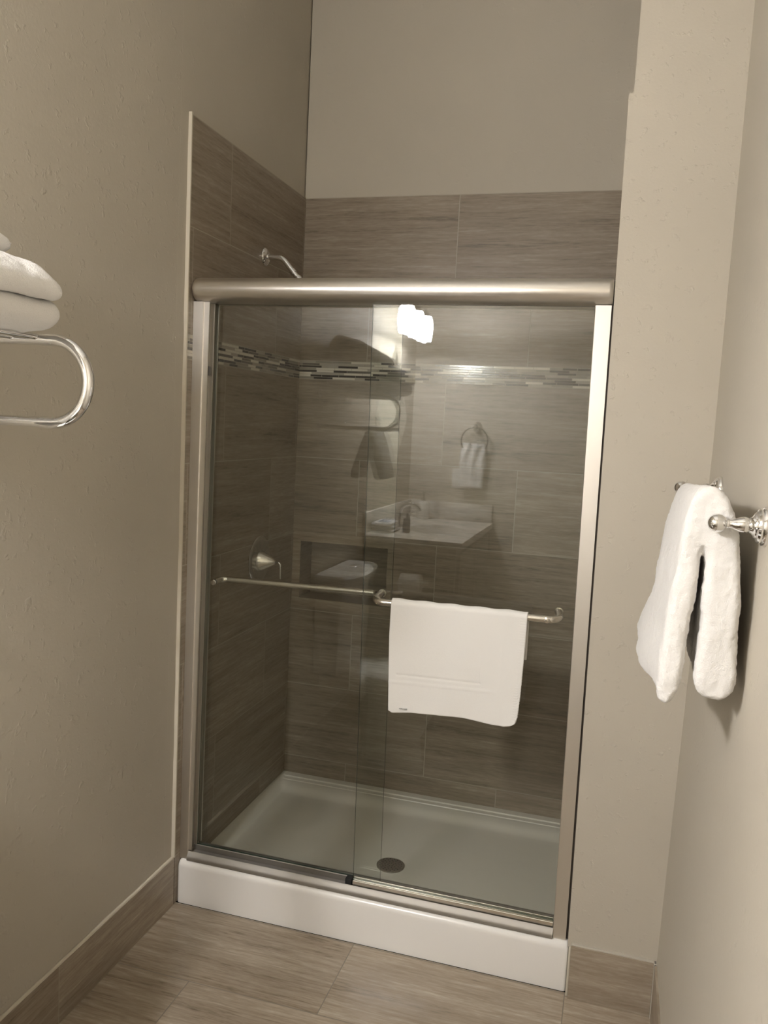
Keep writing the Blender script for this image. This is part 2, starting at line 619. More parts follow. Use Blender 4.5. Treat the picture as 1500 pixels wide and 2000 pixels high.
# wall return to the right of the shower opening, its lower edge built out to the tile
bm = bmesh.new()
def ret(z0, z1, xa, xb, y1=0.14):
    hexa(bm, [(xa, 0.0), (wall_x(z0) + 0.001, 0.0), (wall_x(z0) + 0.001, y1), (xa, y1)],
         [(xb, 0.0), (wall_x(z1) + 0.001, 0.0), (wall_x(z1) + 0.001, y1), (xb, y1)], z0, z1)
ret(0.0, 0.142, 1.2065, 1.2060)
prev = 0.142
for z in (0.18, 0.93, 1.53, 2.359):
    ret(prev, z, jamb_x(prev) + 0.001, jamb_x(z) + 0.001)
    prev = z
ret(2.359, 3.20, 1.197, 1.200)
struct(ob('wall_front', bm, M_wall, smooth=False), 'greige wall return between the shower opening and the right wall')

# shower alcove walls: paint above, tile and mosaic below
bm = bmesh.new()
box(bm, -0.12, -0.0099, -0.047, 0.99, 0.0, CEIL, mi=0)
def slab_y(x0, x1, y0, y1, z0, z1, mi):
    box(bm, x0, x1, y0, y1, z0, z1, mi=mi)
slab_y(-0.0099, 0.0, 0.0, D_BACK, 0.0, Z_MB, 1)
slab_y(-0.0099, 0.0004, 0.0, D_BACK, Z_MB, Z_MT, 2)
slab_y(-0.0099, 0.0, 0.0, D_BACK, Z_MT, Z_TILE, 3)
struct(ob('wall_shower_left', bm, [M_wall_s, M_tl_lo, M_mos_l, M_tl_up], smooth=False), 'tiled left wall inside the shower')

NX0, NX1, NZ0, NZ1, ND = 0.035, 0.397, 0.818, 1.047, 0.125
bm = bmesh.new()
box(bm, -0.006, 1.30, D_BACK + 0.006, 1.02, Z_TILE - 0.02, CEIL, mi=0)
XR = 1.21
for x0, x1, z0, z1 in ((-0.006, NX0, NZ0, NZ1), (NX1, XR, NZ0, NZ1), (-0.006, XR, 0.0, NZ0), (-0.006, XR, NZ1, Z_MB)):
    quad(bm, [(x0, D_BACK, z0), (x1, D_BACK, z0), (x1, D_BACK, z1), (x0, D_BACK, z1)], 1)
quad(bm, [(-0.006, D_BACK - 0.0004, Z_MB), (XR, D_BACK - 0.0004, Z_MB), (XR, D_BACK - 0.0004, Z_MT), (-0.006, D_BACK - 0.0004, Z_MT)], 2)
quad(bm, [(-0.006, D_BACK, Z_MT), (XR, D_BACK, Z_MT), (XR, D_BACK, Z_TILE), (-0.006, D_BACK, Z_TILE)], 3)
quad(bm, [(-0.006, D_BACK, Z_TILE), (XR, D_BACK, Z_TILE), (XR, D_BACK + 0.007, Z_TILE), (-0.006, D_BACK + 0.007, Z_TILE)], 3)
yb = D_BACK + ND
quad(bm, [(NX0, yb, NZ0), (NX1, yb, NZ0), (NX1, yb, NZ1), (NX0, yb, NZ1)], 1)
quad(bm, [(NX0, D_BACK, NZ0), (NX0, yb, NZ0), (NX0, yb, NZ1), (NX0, D_BACK, NZ1)], 4)
quad(bm, [(NX1, D_BACK, NZ0), (NX1, yb, NZ0), (NX1, yb, NZ1), (NX1, D_BACK, NZ1)], 4)
quad(bm, [(NX0, D_BACK, NZ0), (NX1, D_BACK, NZ0), (NX1, yb, NZ0), (NX0, yb, NZ0)], 1)
quad(bm, [(NX0, D_BACK, NZ1), (NX1, D_BACK, NZ1), (NX1, yb, NZ1), (NX0, yb, NZ1)], 1)
# solid core behind the tile so that no light leaks
for x0, x1, z0, z1 in ((-0.006, NX0 - 0.004, 0, Z_TILE - 0.02), (NX1 + 0.004, 1.30, 0, Z_TILE - 0.02), (NX0 - 0.004, NX1 + 0.004, 0, NZ0 - 0.004), (NX0 - 0.004, NX1 + 0.004, NZ1 + 0.004, Z_TILE - 0.02)):
    box(bm, x0, x1, D_BACK + 0.006, 1.02, z0, z1, mi=0)
quad(bm, [(NX0 - 0.004, yb + 0.004, NZ0 - 0.004), (NX1 + 0.004, yb + 0.004, NZ0 - 0.004), (NX1 + 0.004, yb + 0.004, NZ1 + 0.004), (NX0 - 0.004, yb + 0.004, NZ1 + 0.004)], 0)
struct(ob('wall_shower_back', bm, [M_wall_s, M_tb_lo, M_mos_b, M_tb_up, M_tl_lo], smooth=False), 'tiled back wall of the shower with a mosaic band and a recessed niche')

# tile frame around the niche
bm = bmesh.new()
fy = D_BACK - 0.0015
for x0, x1, z0, z1 in ((0.004, NX1 + 0.020, NZ1, NZ1 + 0.038), (0.004, NX1 + 0.020, NZ0 - 0.034, NZ0), (0.004, NX0, NZ0, NZ1), (NX1, NX1 + 0.020, NZ0, NZ1)):
    box(bm, x0, x1, fy, D_BACK + 0.002, z0, z1, 0.0006, 1)
struct(ob('trim_3', bm, M_bb_x, smooth=False), 'narrow tile frame around the shower niche')

bm = bmesh.new()
def right_slab(z0, z1, y0, y1, inset, mi):
    hexa(bm, [(jamb_x(z0) + inset, y0), (1.36, y0), (1.36, y1), (jamb_x(z0) + inset, y1)], [(jamb_x(z1) + inset, y0), (1.36, y0), (1.36, y1), (jamb_x(z1) + inset, y1)], z0, z1, mi)
right_slab(0.0, Z_MB, 0.14, 0.90, 0.001, 1)
right_slab(Z_MB, Z_MT, 0.14, 0.90, 0.001, 2)
right_slab(Z_MT, Z_TILE, 0.14, 0.90, 0.001, 3)
box(bm, 1.197, 1.36, 0.14, 0.90, Z_TILE, CEIL, mi=0)
struct(ob('wall_shower_right', bm, [M_wall_s, M_tl_lo, M_mos_l, M_tl_up], smooth=False))

# trims: cream caulk bead where the tile edge meets the painted wall, caulk above the baseboards
bm = bmesh.new()
nn = 40
rows = []
for i in range(nn + 1):
    z = 0.156 + (2.376 - 0.156) * i / nn
    a = 0.0006 * math.sin(i * 1.7) + 0.0005 * math.sin(i * 0.6)
    rows.append([bm.verts.new(p) for p in ((-0.0105 - a, -0.046 + 0.043, z), (-0.0100 - a, -0.0058, z), (0.0008 + a * 0.5, -0.0048, z), (0.0010, 0.0, z))])
for p, q in zip(rows, rows[1:]):
    for k in range(3):
        bm.faces.new((p[k], p[k + 1], q[k + 1], q[k]))
bm.faces.new(rows[-1]); bm.faces.new(rows[0][::-1])
struct(ob('trim_1', bm, M_caulk), 'cream caulk bead running up the front edge of the shower tile')

bm = bmesh.new()
box(bm, -0.010, 0.0, Y_REAR, -0.004, 0.0, 0.154)
struct(ob('baseboard_left', bm, M_bb_y, smooth=False), 'brown tile baseboard along the left wall')
bm = bmesh.new()
tube(bm, [(-0.0065, Y_REAR, 0.1545)] + [(-0.0065 + 0.0006 * math.sin(i * 2.1), Y_REAR + (2.66 - 0.006) * i / 40, 0.1545 + 0.0008 * math.sin(i * 1.3)) for i in range(1, 41)], 0.0052, 8)
struct(ob('trim_2', bm, M_caulk), 'cream caulk bead on top of the left baseboard')

bm = bmesh.new()
box(bm, 1.210, 1.423, -0.011, 0.0, 0.0, 0.153)
struct(ob('baseboard_front', bm, M_bb_x, smooth=False), 'brown tile baseboard on the wall return beside the shower curb')
bm = bmesh.new()
box(bm, 1.210, 1.4235, -0.010, 0.002, 0.1525, 0.157, 0.001, 1)
struct(ob('trim_4', bm, M_caulk_g), 'thin caulk line on top of the front baseboard')
bm = bmesh.new()
box(bm, 1.425, 1.4362, Y_REAR, -0.0115, 0.0, 0.152)
struct(ob('baseboard_right', bm, M_bb_y, smooth=False), 'brown tile baseboard along the right wall')
bm = bmesh.new()
box(bm, 1.4235, 1.430, -0.0165, -0.002, 0.0, 0.149, 0.001, 1)
box(bm, 1.4225, 1.431, -0.0170, -0.001, 0.146, 0.156, 0.002, 2, mi=1)
struct(ob('trim_5', bm, [M_caulk_g, M_gray_p], smooth=False), 'grouted corner between the front and right baseboards')
bm = bmesh.new()
box(bm, 1.2035, 1.210, -0.003, 0.018, 0.0, 0.1445, 0.002, 2)
struct(ob('trim_6', bm, M_caulk), 'cream caulk line between the curb and the front baseboard')

# ------------------------------------------------------------------ shower pan with curb and drain
def pan_z(x, y):
    fl = 0.046 + 0.012 * math.hypot(x - 0.60, y - 0.385)
    def sm(t):
        t = max(0.0, min(1.0, t))
        return t * t * (3 - 2 * t)
    z = fl
    back = 0.0
    if y > 0.80:
        z = max(z, 0.076)
    elif y > 0.735:
        z = fl + (0.074 - fl) * sm((y - 0.735) / 0.06)
    if y > 0.812:
        z = max(z, 0.079 if y < 0.835 else 0.084)
    side = 0.006
    xr = 1.197
    for d in (x, xr - x):
        if d < 0.050:
            z = max(z, fl + (0.084 - fl) * sm((0.050 - d) / (0.050 - side)))
    if y < 0.175:
        z = max(z, fl + (0.137 - fl) * sm((0.175 - y) / 0.055))
    return z
bm = bmesh.new()
xs = [0.0, 0.003, 0.006, 0.012, 0.02, 0.028, 0.036, 0.044, 0.050, 0.06] + [0.06 + (1.137 - 0.06) * i / 24 for i in range(1, 25)] + [1.147, 1.153, 1.161, 1.169, 1.177, 1.185, 1.191, 1.194, 1.197]
ys = [0.10, 0.118, 0.126, 0.134, 0.142, 0.15, 0.158, 0.166, 0.175] + [0.175 + 0.56 * i / 16 for i in range(1, 16)] + [0.735, 0.745, 0.755, 0.765, 0.775, 0.785, 0.795, 0.801, 0.811, 0.813, 0.834, 0.836, D_BACK - 0.001]
grid = [[bm.verts.new((x, y, pan_z(x, y))) for x in xs] for y in ys]
for a, b in zip(grid, grid[1:]):
    for i in range(len(xs) - 1):
        bm.faces.new((a[i], a[i + 1], b[i + 1], b[i]))
# curb: rounded front edge, extruded along x with rounded ends
prof = [(0.10, 0.0), (0.0145, 0.0), (0.0140, 0.004), (0.0140, 0.118)]
for i in range(7):
    t = i / 6 * math.pi / 2
    prof.append((0.0140 + 0.018 * (1 - math.cos(t)), 0.121 + 0.018 * math.sin(t)))
prof += [(0.06, 0.1388), (0.10, 0.137)]
rings = []
for x, ins in ((0.0005, 0.012), (0.0018, 0.006), (0.005, 0.0022), (0.012, 0.0), (0.30, 0.0), (0.60, 0.0), (0.90, 0.0), (1.195, 0.0), (1.2005, 0.002), (1.2030, 0.006)):
    rings.append([bm.verts.new((x, min(0.10, y + (ins if y < 0.05 else 0)), z - (ins if z > 0.11 else 0) * 0.8)) for y, z in prof])
for p, q in zip(rings, rings[1:]):
    for k in range(len(prof) - 1):
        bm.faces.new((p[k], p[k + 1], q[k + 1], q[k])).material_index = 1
bm.faces.new(rings[0]).material_index = 1
bm.faces.new(rings[-1][::-1]).material_index = 1
pan = ob('shower_pan', bm, [M_pan, M_pan_lit], ang=50)
tag(pan, 'white acrylic shower pan with a raised front curb resting on the tile floor', 'shower pan')

bm = bmesh.new()
dc = (0.596, 0.385, 0.0455)
lathe(bm, [(0.0, 0.0), (0.0475, 0.0), (0.0475, 0.0045), (0.0435, 0.0062), (0.0425, 0.0052), (0.0, 0.0052)], dc, (0, 0, 1), 40)
dr = ob('drain_cover', bm, M_drain, pan)
tag(dr, 'round gray metal drain cover')
bm = bmesh.new()
for ring_r, cnt in ((0.009, 6), (0.019, 10), (0.029, 14), (0.037, 18)):
    for i in range(cnt):
        a = 2 * math.pi * i / cnt + ring_r * 40
        lathe(bm, [(0.0, 0.0), (0.0024, 0.0), (0.0024, 0.0006), (0.0, 0.0006)], (dc[0] + ring_r * math.cos(a), dc[1] + ring_r * math.sin(a), dc[2] + 0.0050), (0, 0, 1), 8)
tag(ob('drain_holes', bm, M_slot, dr, smooth=False), 'dark round holes')

# ------------------------------------------------------------------ sliding shower door
door = thing('shower_door', (0.0, 0.05, 0.139), 'brushed nickel framed sliding glass shower door standing on the white curb', 'shower door')
# header: bulged front, rounded ends
bm = bmesh.new()
prof = []
for i in range(19):
    t = math.pi * (0.5 + i / 18)
    prof.append((0.044 + 0.044 * math.cos(t), 1.8905 + 0.0345 * math.sin(t)))
prof += [(0.112, 1.856), (0.112, 1.925)]
secs = []
XL, XRH = 0.003, 1.1865
for x, s in ((XL, 0.60), (XL + 0.002, 0.80), (XL + 0.006, 0.93), (XL + 0.012, 0.985), (XL + 0.02, 1.0), (0.3, 1.0), (0.6, 1.0), (0.9, 1.0), (XRH - 0.012, 1.0), (XRH - 0.005, 0.97), (XRH - 0.001, 0.88), (XRH, 0.78)):
    secs.append([bm.verts.new((x, 0.112 + (y - 0.112) * (0.5 + 0.5 * s), 1.8905 + (z - 1.8905) * (0.7 + 0.3 * s))) for y, z in prof])
for p, q in zip(secs, secs[1:]):
    m_ = len(prof)
    for k in range(m_):
        bm.faces.new((p[k], p[(k + 1) % m_], q[(k + 1) % m_], q[k]))
bm.faces.new(secs[0]); bm.faces.new(secs[-1][::-1])
tag(ob('header_rail', bm, M_nickel, door, ang=50), 'bulged brushed nickel header rail')

def upright(bm, outline_top, outline_bot, z0, z1):
    hexa(bm, outline_bot, outline_top, z0, z1)
# left jamb: flat front face and ribbed inner channel
bm = bmesh.new()
hexa(bm, [(0.0004, 0.030), (0.026, 0.030), (0.0275, 0.0315), (0.0275, 0.100), (0.0004, 0.100)], [(0.0004, 0.030), (0.032, 0.030), (0.0335, 0.0315), (0.0335, 0.100), (0.0004, 0.100)], 0.1395, 1.8565)
for a, b in ((0.0345, 0.0375), (0.0660, 0.0695), (0.094, 0.099)):
    hexa(bm, [(0.0275, a), (0.038, a), (0.038, b), (0.0275, b)], [(0.0335, a), (0.050, a), (0.050, b), (0.0335, b)], 0.168, 1.8565)
jl = ob('jamb', bm, M_nickel_v, door, smooth=False)
bm = bmesh.new()
hexa(bm, [(0.0276, 0.038), (0.030, 0.038), (0.030, 0.094), (0.0276, 0.094)], [(0.0336, 0.038), (0.0365, 0.038), (0.0365, 0.094), (0.0336, 0.094)], 0.168, 1.8560)
tag(ob('channel_liner', bm, M_alu, jl, smooth=False), 'dull gray channel lining')
bm = bmesh.new()
box(bm, 0.0345, 0.0495, 0.046, 0.054, 1.645, 1.672, 0.002, 2)
tag(ob('bumper', bm, M_gray_p, jl), 'small gray plastic bumper')
# right jamb
bm = bmesh.new()
z0, z1 = 0.1395, 1.8565
hexa(bm, [(1.1575, 0.100), (1.1575, 0.0315), (1.159, 0.030), (jamb_x(z0) - 0.0060, 0.030), (jamb_x(z0) - 0.0060, 0.100)],
     [(1.1425, 0.100), (1.1425, 0.0315), (1.144, 0.030), (jamb_x(z1) - 0.0045, 0.030), (jamb_x(z1) - 0.0045, 0.100)], z0, z1)
ob('jamb', bm, M_nickel_v, door, smooth=False)
bm = bmesh.new()
hexa(bm, [(jamb_x(z0) - 0.0060, 0.036), (jamb_x(z0) + 0.0008, 0.036), (jamb_x(z0) + 0.0008, 0.09), (jamb_x(z0) - 0.0060, 0.09)],
     [(jamb_x(z1) - 0.0045, 0.036), (jamb_x(z1) + 0.0008, 0.036), (jamb_x(z1) + 0.0008, 0.09), (jamb_x(z1) - 0.0045, 0.09)], 0.142, z1)
tag(ob('jamb_gap', bm, M_gap, door, smooth=False), 'near black gap')  # dark strip filling the gap between the right jamb and the wall
# sill track
bm = bmesh.new()
prof = [(0.0225, 0.1392), (0.0225, 0.147), (0.0245, 0.153), (0.029, 0.158), (0.0325, 0.1635), (0.0345, 0.1650), (0.0365, 0.1640), (0.0370, 0.1500),
        (0.0640, 0.1500), (0.0645, 0.1720), (0.0665, 0.1735), (0.0690, 0.1720), (0.0695, 0.1500), (0.104, 0.1500), (0.1045, 0.160), (0.108, 0.160), (0.108, 0.1392)]
secs = [[bm.verts.new((x, y, z)) for y, z in prof] for x in (0.0278, 0.30, 0.60, 0.90, 1.1572)]
for p, q in zip(secs, secs[1:]):
    for k in range(len(prof)):
        bm.faces.new((p[k], p[(k + 1) % len(prof)], q[(k + 1) % len(prof)], q[k]))
bm.faces.new(secs[0]); bm.faces.new(secs[-1][::-1])
sill = ob('sill_track', bm, M_alu, door, ang=30)
bm = bmesh.new()
box(bm, 0.034, 0.5455, 0.0378, 0.0632, 0.1502, 0.1575, 0.0012, 1)  # added strip, its dark colour paints the shade of the deep empty groove
tag(ob('track_shade', bm, M_gray_p, sill, smooth=False), 'dark gray strip standing for the shade in the empty track groove')
bm = bmesh.new()
box(bm, 0.546, 0.566, 0.0375, 0.062, 0.1505, 0.180, 0.0015, 2)
tag(ob('guide_block', bm, M_black, sill), 'black plastic door guide')

def glass_panel(name, xl_b, xl_t, xr_b, xr_t, yf, zb, zt, th=0.006):
    bm = bmesh.new()
    a = [(x, yf(x), z) for x, z in ((xl_b, zb), (xr_b, zb), (xr_t, zt), (xl_t, zt))]
    b = [(x, y + th, z) for x, y, z in a]
    va = [bm.verts.new(p) for p in a]
    vb = [bm.verts.new(p) for p in b]
    bm.faces.new(va).material_index = 0
    bm.faces.new(vb[::-1]).material_index = 0
    for i in range(4):
        j = (i + 1) % 4
        bm.faces.new((va[i], vb[i], vb[j], va[j])).material_index = 1
    return ob(name, bm, [M_glass, M_edge], door, smooth=False)

GY1 = 0.0455
def GY2(x):
    return 0.0800
p_out = glass_panel('sliding_panel', 0.568, 0.5445, 1.1565, 1.1415, lambda x: GY1, 0.178, 1.8555)
tag(p_out, 'right-hand outer glass panel carrying the towel')
p_in = glass_panel('sliding_panel', 0.031, 0.040, 0.642, 0.6235, GY2, 0.166, 1.8555)
tag(p_in, 'left-hand inner glass panel')
bm = bmesh.new()
for y0, y1, za, zb_ in ((0.0395, 0.0445, 0.1525, 0.1770), (0.0445, 0.0525, 0.1525, 0.1725), (0.0525, 0.0570, 0.1525, 0.1835)):
    box(bm, 0.5685, 1.1562, y0, y1, za, zb_, 0.0008, 1)
tag(ob('bottom_rail', bm, M_satin, p_out, smooth=False), 'bright metal bottom rail')

# outer towel bar (room side)
bm = bmesh.new()
BY, BR = -0.010, 0.0098
path = fillet([(0.612, GY1, 1.048), (0.600, BY, 1.036), (1.1185, BY, 1.040), (1.108, GY1, 1.050)], 0.026, 10)
tube(bm, path, BR, 18)
tb = ob('towel_bar', bm, M_satin, p_out, ang=60)
bm = bmesh.new()
lathe(bm, [(0.0, 0.0), (0.0078, 0.0), (0.0078, 0.0022), (0.0045, 0.0036), (0.0, 0.0036)], (1.083, BY - BR + 0.0006, 1.0395), (0, -1, 0), 20)
lathe(bm, [(0.0, 0.0), (0.0115, 0.0), (0.0115, 0.004), (0.0, 0.004)], (0.612, GY1 + 0.006, 1.048), (0, 1, 0), 20)
lathe(bm, [(0.0, 0.0), (0.0115, 0.0), (0.0115, 0.004), (0.0, 0.004)], (1.108, GY1 + 0.006, 1.050), (0, 1, 0), 20)
ob('bolt', bm, M_satin, p_out)
# inner towel bar (shower side)
bm = bmesh.new()
path = fillet([(0.0645, GY2(0.0645) + 0.006, 1.0185), (0.0665, 0.130, 1.0215), (0.590, 0.130, 1.030), (0.588, GY2(0.588) + 0.006, 1.030)], 0.026, 10)
tube(bm, path, 0.0098, 18)
ob('towel_bar', bm, M_satin, p_in, ang=60)
for bx, bz in ((0.0645, 1.0185), (0.588, 1.030)):
    bm = bmesh.new()
    lathe(bm, [(0.0, 0.0), (0.0088, 0.0), (0.0088, 0.0035), (0.0075, 0.005), (0.0, 0.005)], (bx, GY2(bx), bz), (0, -1, 0), 24)
    ob('bolt', bm, M_satin, p_in)

# ------------------------------------------------------------------ bath mat hung over the outer bar
bm = bmesh.new()
XA, XB = 0.660, 1.0325
nx, nz = 120, 110
def mat_bottom(t):
    pts = [(0.0, 0.738), (0.03, 0.732), (0.18, 0.739), (0.35, 0.743), (0.57, 0.745), (0.80, 0.740), (0.90, 0.741), (0.955, 0.746), (0.985, 0.754), (1.0, 0.770)]
    for (a, za), (b, zb_) in zip(pts, pts[1:]):
        if t <= b:
            return za + (zb_ - za) * (t - a) / (b - a)
    return pts[-1][1]
cols = []
for i in range(nx + 1):
    t = i / nx
    x0 = XA + (XB - XA) * t
    zbar = 1.036 + 0.004 * (x0 - 0.6) / 0.52
    r = BR + 0.0035
    zb_ = mat_bottom(t)
    col = []
    # back panel (shower side) up, over the bar, front panel down
    nb, na = 22, 10
    zback = 0.930 + 0.01 * math.sin(t * 5)
    for k in range(nb):
        s = k / nb
        z = zback + (zbar - zback) * s
        col.append((x0 + 0.003 * max(0.0, t - 0.9) * 10, BY + r + 0.004 * math.sin(s * 3.1) * (0.5 + 0.5 * math.sin(t * 6)), z))
    for k in range(na + 1):
        a = math.pi * k / na
        col.append((x0, BY + r * math.cos(a), zbar + r * math.sin(a) + 0.0012 * math.sin(t * 31) * math.sin(a)))
    for k in range(1, nz + 1):
        s = k / nz
        z = zbar + (zb_ - zbar) * s
        x = x0
        # edges draw in a little towards the hem
        x += 0.012 * max(0, s - 0.30) * (1 - t) - 0.007 * s * s * max(0.0, 2 * t - 1)
        y = BY - r
        y -= 0.004 * s * (0.5 + 0.5 * math.sin(t * 7.0 + 1.0)) + 0.002 * math.sin(t * 13 + s * 3) * s
        if t > 0.86 and s > 0.78:
            y -= 0.010 * ((t - 0.86) / 0.14) * ((s - 0.78) / 0.22)
        # woven frame lines of the mat
        u_, w_ = x, z
        g = 0.0
        def groove(d, wdt, dep):
            return dep * max(0.0, 1 - abs(d) / wdt)
        lz = 0.842 + 0.005 * (u_ - 0.69) / 0.226
        if 0.685 < u_ < 0.920:
            g += groove(w_ - lz, 0.0045, 0.0013)
        if lz < w_ < 0.955:
            g += groove(u_ - 0.918, 0.0045, 0.0008) * min(1, (0.955 - w_) / 0.06)
        lz2 = 0.820 + 0.008 * (u_ - 0.67) / 0.266
        if 0.664 < u_ < 0.965:
            g -= groove(w_ - lz2, 0.006, 0.0009)
        if w_ > lz2:
            g -= groove(u_ - 0.972, 0.006, 0.0005)
        # ribbed side hem
        if t > 0.955:
            g += 0.0007 * math.sin(z * 900)
        y += g
        col.append((x, y, z))
    cols.append([bm.verts.new(p) for p in col])
for p, q in zip(cols, cols[1:]):
    for k in range(len(p) - 1):
        bm.faces.new((p[k], p[k + 1], q[k + 1], q[k]))
bath_mat = ob('bath_mat', bm, M_mat, ang=180)
sd = bath_mat.modifiers.new('thickness', 'SOLIDIFY')
sd.thickness = 0.0034
sd.offset = 0.0
tag(bath_mat, 'white cotton bath mat hung over the bar of the glass shower door', 'bath mat')
bm = bmesh.new()
rnd = random.Random(4)
for i in range(5):
    x = 0.7005 + i * 0.0046
    box(bm, x, x + rnd.uniform(0.0022, 0.0034), BY - BR - 0.0120, BY - BR - 0.0050, 0.7465 + rnd.uniform(-0.0004, 0.0004), 0.7490)
tag(ob('care_mark', bm, M_thread, bath_mat, smooth=False), 'tiny gray woven mark near the hem')

# ------------------------------------------------------------------ shower valve and arm on the left tile wall
valve = thing('shower_valve', (0.0, 0.545, 1.015), 'round chrome shower valve with a cone hub and lever on the left tile wall', 'shower valve')
bm = bmesh.new()
lathe(bm, [(0.0, 0.0), (0.0865, 0.0), (0.0875, 0.003), (0.084, 0.0065), (0.077, 0.0085), (0.070, 0.0075), (0.040, 0.0090), (0.0, 0.0095)], (0.0005, 0.545, 1.015), (1, 0, 0), 48)
ob('escutcheon', bm, M_chrome, valve)
bm = bmesh.new()
lathe(bm, [(0.0, 0.006), (0.039, 0.006), (0.0385, 0.012), (0.033, 0.024), (0.022, 0.044), (0.0125, 0.060), (0.0075, 0.066), (0.0, 0.0675)], (0.0, 0.545, 1.010), (1, 0, 0.02), 40)
ob('handle_hub', bm, M_satin, valve)
bm = bmesh.new()
tube(bm, fillet([(0.058, 0.545, 1.011), (0.0865, 0.545, 1.010), (0.088, 0.545, 0.952)], 0.010, 8), [0.0042] * 2 + [0.0040] * 8 + [0.0030], 12)
ob('lever', bm, M_chrome, valve)

arm = thing('wall_shower', (0.0, 0.512, 2.078), 'bent chrome shower arm with wall flange on the left tile wall above the header', 'shower')
bm = bmesh.new()
lathe(bm, [(0.0, 0.0), (0.0300, 0.0), (0.0305, 0.003), (0.027, 0.008), (0.018, 0.0125), (0.0115, 0.0145), (0.0, 0.0145)], (0.0005, 0.512, 2.080), (1, 0, 0), 36)
ob('flange', bm, M_chrome, arm)
bm = bmesh.new()
tube(bm, fillet([(0.010, 0.512, 2.080), (0.065, 0.512, 2.078), (0.126, 0.512, 2.008)], 0.050, 12), 0.0098, 16)
ob('arm_pipe', bm, M_chrome, arm, ang=60)
bm = bmesh.new()
dv = Vector((0.061, 0, -0.070)).normalized()
p0 = Vector((0.100, 0.512, 2.038))
lathe(bm, [(0.0, 0.0), (0.0115, 0.0), (0.0118, 0.004), (0.0118, 0.014), (0.0, 0.014)], p0 + dv * 0.004, dv, 20)
lathe(bm, [(0.0, 0.030), (0.0125, 0.030), (0.0145, 0.040), (0.0130, 0.050), (0.020, 0.060), (0.031, 0.074), (0.0325, 0.080), (0.030, 0.083), (0.0, 0.083)], p0 + dv * 0.004, dv, 28)
ob('shower_head', bm, M_chrome, arm)

# ------------------------------------------------------------------ towel bar on the right wall and its towel
tbar = thing('towel_bar', (1.449, -0.58, 1.415), 'polished chrome towel bar with flared posts on the right wall', 'towel bar')
P_NEAR, P_FAR = Vector((1.381, -0.868, 1.409)), Vector((1.367, -0.265, 1.424))
bm = bmesh.new()
tube(bm, [P_NEAR, P_FAR], 0.0080, 16)
ob('bar', bm, M_chrome, tbar, ang=60)
for e, sgn in ((P_NEAR, -1), (P_FAR, 1)):
    wx = wall_x(e.z) - 0.0003
    L = wx - e.x
    bm = bmesh.new()
    prof = [(0.0, 0.0), (0.0440, 0.0), (0.0450, 0.003), (0.0430, 0.007), (0.0385, 0.0085), (0.0395, 0.0115), (0.0365, 0.0150), (0.0300, 0.0170), (0.0285, 0.0190), (0.0240, 0.0205), (0.0185, 0.0235),
            (0.0170, 0.0260), (0.0135, 0.0268)]
    lathe(bm, [(r * 0.66, d * 0.9) for r, d in prof] + [(0.0, 0.0268 * 0.9)], (wx, e.y, e.z), (-1, 0, 0), 40)
    post = ob('post_flange', bm, M_chrome, tbar)
    bm = bmesh.new()
    lathe(bm, [(0.0, 0.022), (0.0090, 0.022), (0.0105, 0.0255), (0.0120, 0.028), (0.0122, 0.031), (0.0108, 0.037), (0.0082, 0.044), (0.0062, L - 0.020), (0.0058, L - 0.0165), (0.0070, L - 0.0155), (0.0070, L - 0.0135), (0.0056, L - 0.0125), (0.0, L - 0.010)], (wx, e.y, e.z), (-1, 0, 0), 32)
    ob('post', bm, M_chrome, tbar)
    bm = bmesh.new()
    sphere(bm, (e.x, e.y, e.z), 0.0142, 28, 18)
    ob('finial', bm, M_chrome, tbar)

near = [(1.3150, 1.150), (1.321, 1.240), (1.327, 1.320), (1.334, 1.395), (1.345, 1.445), (1.362, 1.463), (1.386, 1.458), (1.403, 1.434), (1.416, 1.390), (1.425, 1.320),
        (1.4305, 1.240), (1.4320, 1.170), (1.4235, 1.139), (1.402, 1.131), (1.381, 1.138), (1.3710, 1.165), (1.3720, 1.230), (1.3725, 1.300), (1.3712, 1.352), (1.3695, 1.366), (1.3668, 1.350), (1.3628, 1.290), (1.3570, 1.220),
        (1.3510, 1.160), (1.3480, 1.138), (1.3370, 1.117), (1.3220, 1.118)]
far = [(1.299, 1.150), (1.318, 1.215), (1.327, 1.285), (1.337, 1.360), (1.350, 1.415), (1.366, 1.436), (1.384, 1.430), (1.398, 1.405), (1.408, 1.360), (1.416, 1.300),
       (1.421, 1.230), (1.4225, 1.165), (1.416, 1.140), (1.404, 1.133), (1.390, 1.138), (1.386, 1.165), (1.384, 1.230), (1.381, 1.300), (1.377, 1.352), (1.371, 1.365), (1.364, 1.345), (1.353, 1.285), (1.343, 1.220),
       (1.329, 1.160), (1.314, 1.125), (1.300, 1.112), (1.2935, 1.125)]
bm = bmesh.new()
secs = []
NY = 60
ya, yz = -0.852, -0.345
for i in range(NY + 1):
    t = 0.5 - 0.5 * math.cos(math.pi * i / NY)
    y = ya + (yz - ya) * t
    pl = lerp_poly(near, far, t ** 0.85)
    e0, e1 = (y - ya), (yz - y)
    ins = 0.0
    for e in (e0, e1):
        if e < 0.016:
            ins = max(ins, 0.0120 * (1 - math.sqrt(max(0, 1 - (1 - e / 0.016) ** 2))))
    pl = inset_poly(pl, ins)
    # a soft lengthwise fold in the front sheet and a gentle sag between the posts
    pl2 = []
    for j, (x, z) in enumerate(pl):
        w = max(0, 1.43 - z) / 0.3
        if j <= 5 or j >= 23:
            x += 0.0055 * math.sin(t * 7.5 + 0.6) * w - 0.004 * w * math.sin(math.pi * t)
        pl2.append((x, z + 0.006 * math.sin(t * 9.0) * (1 if z < 1.2 else 0)))
    secs.append((y, pl2))
loft_xz(bm, secs, 130)
wobble(bm, 0.0030, 16.0, 3.0)
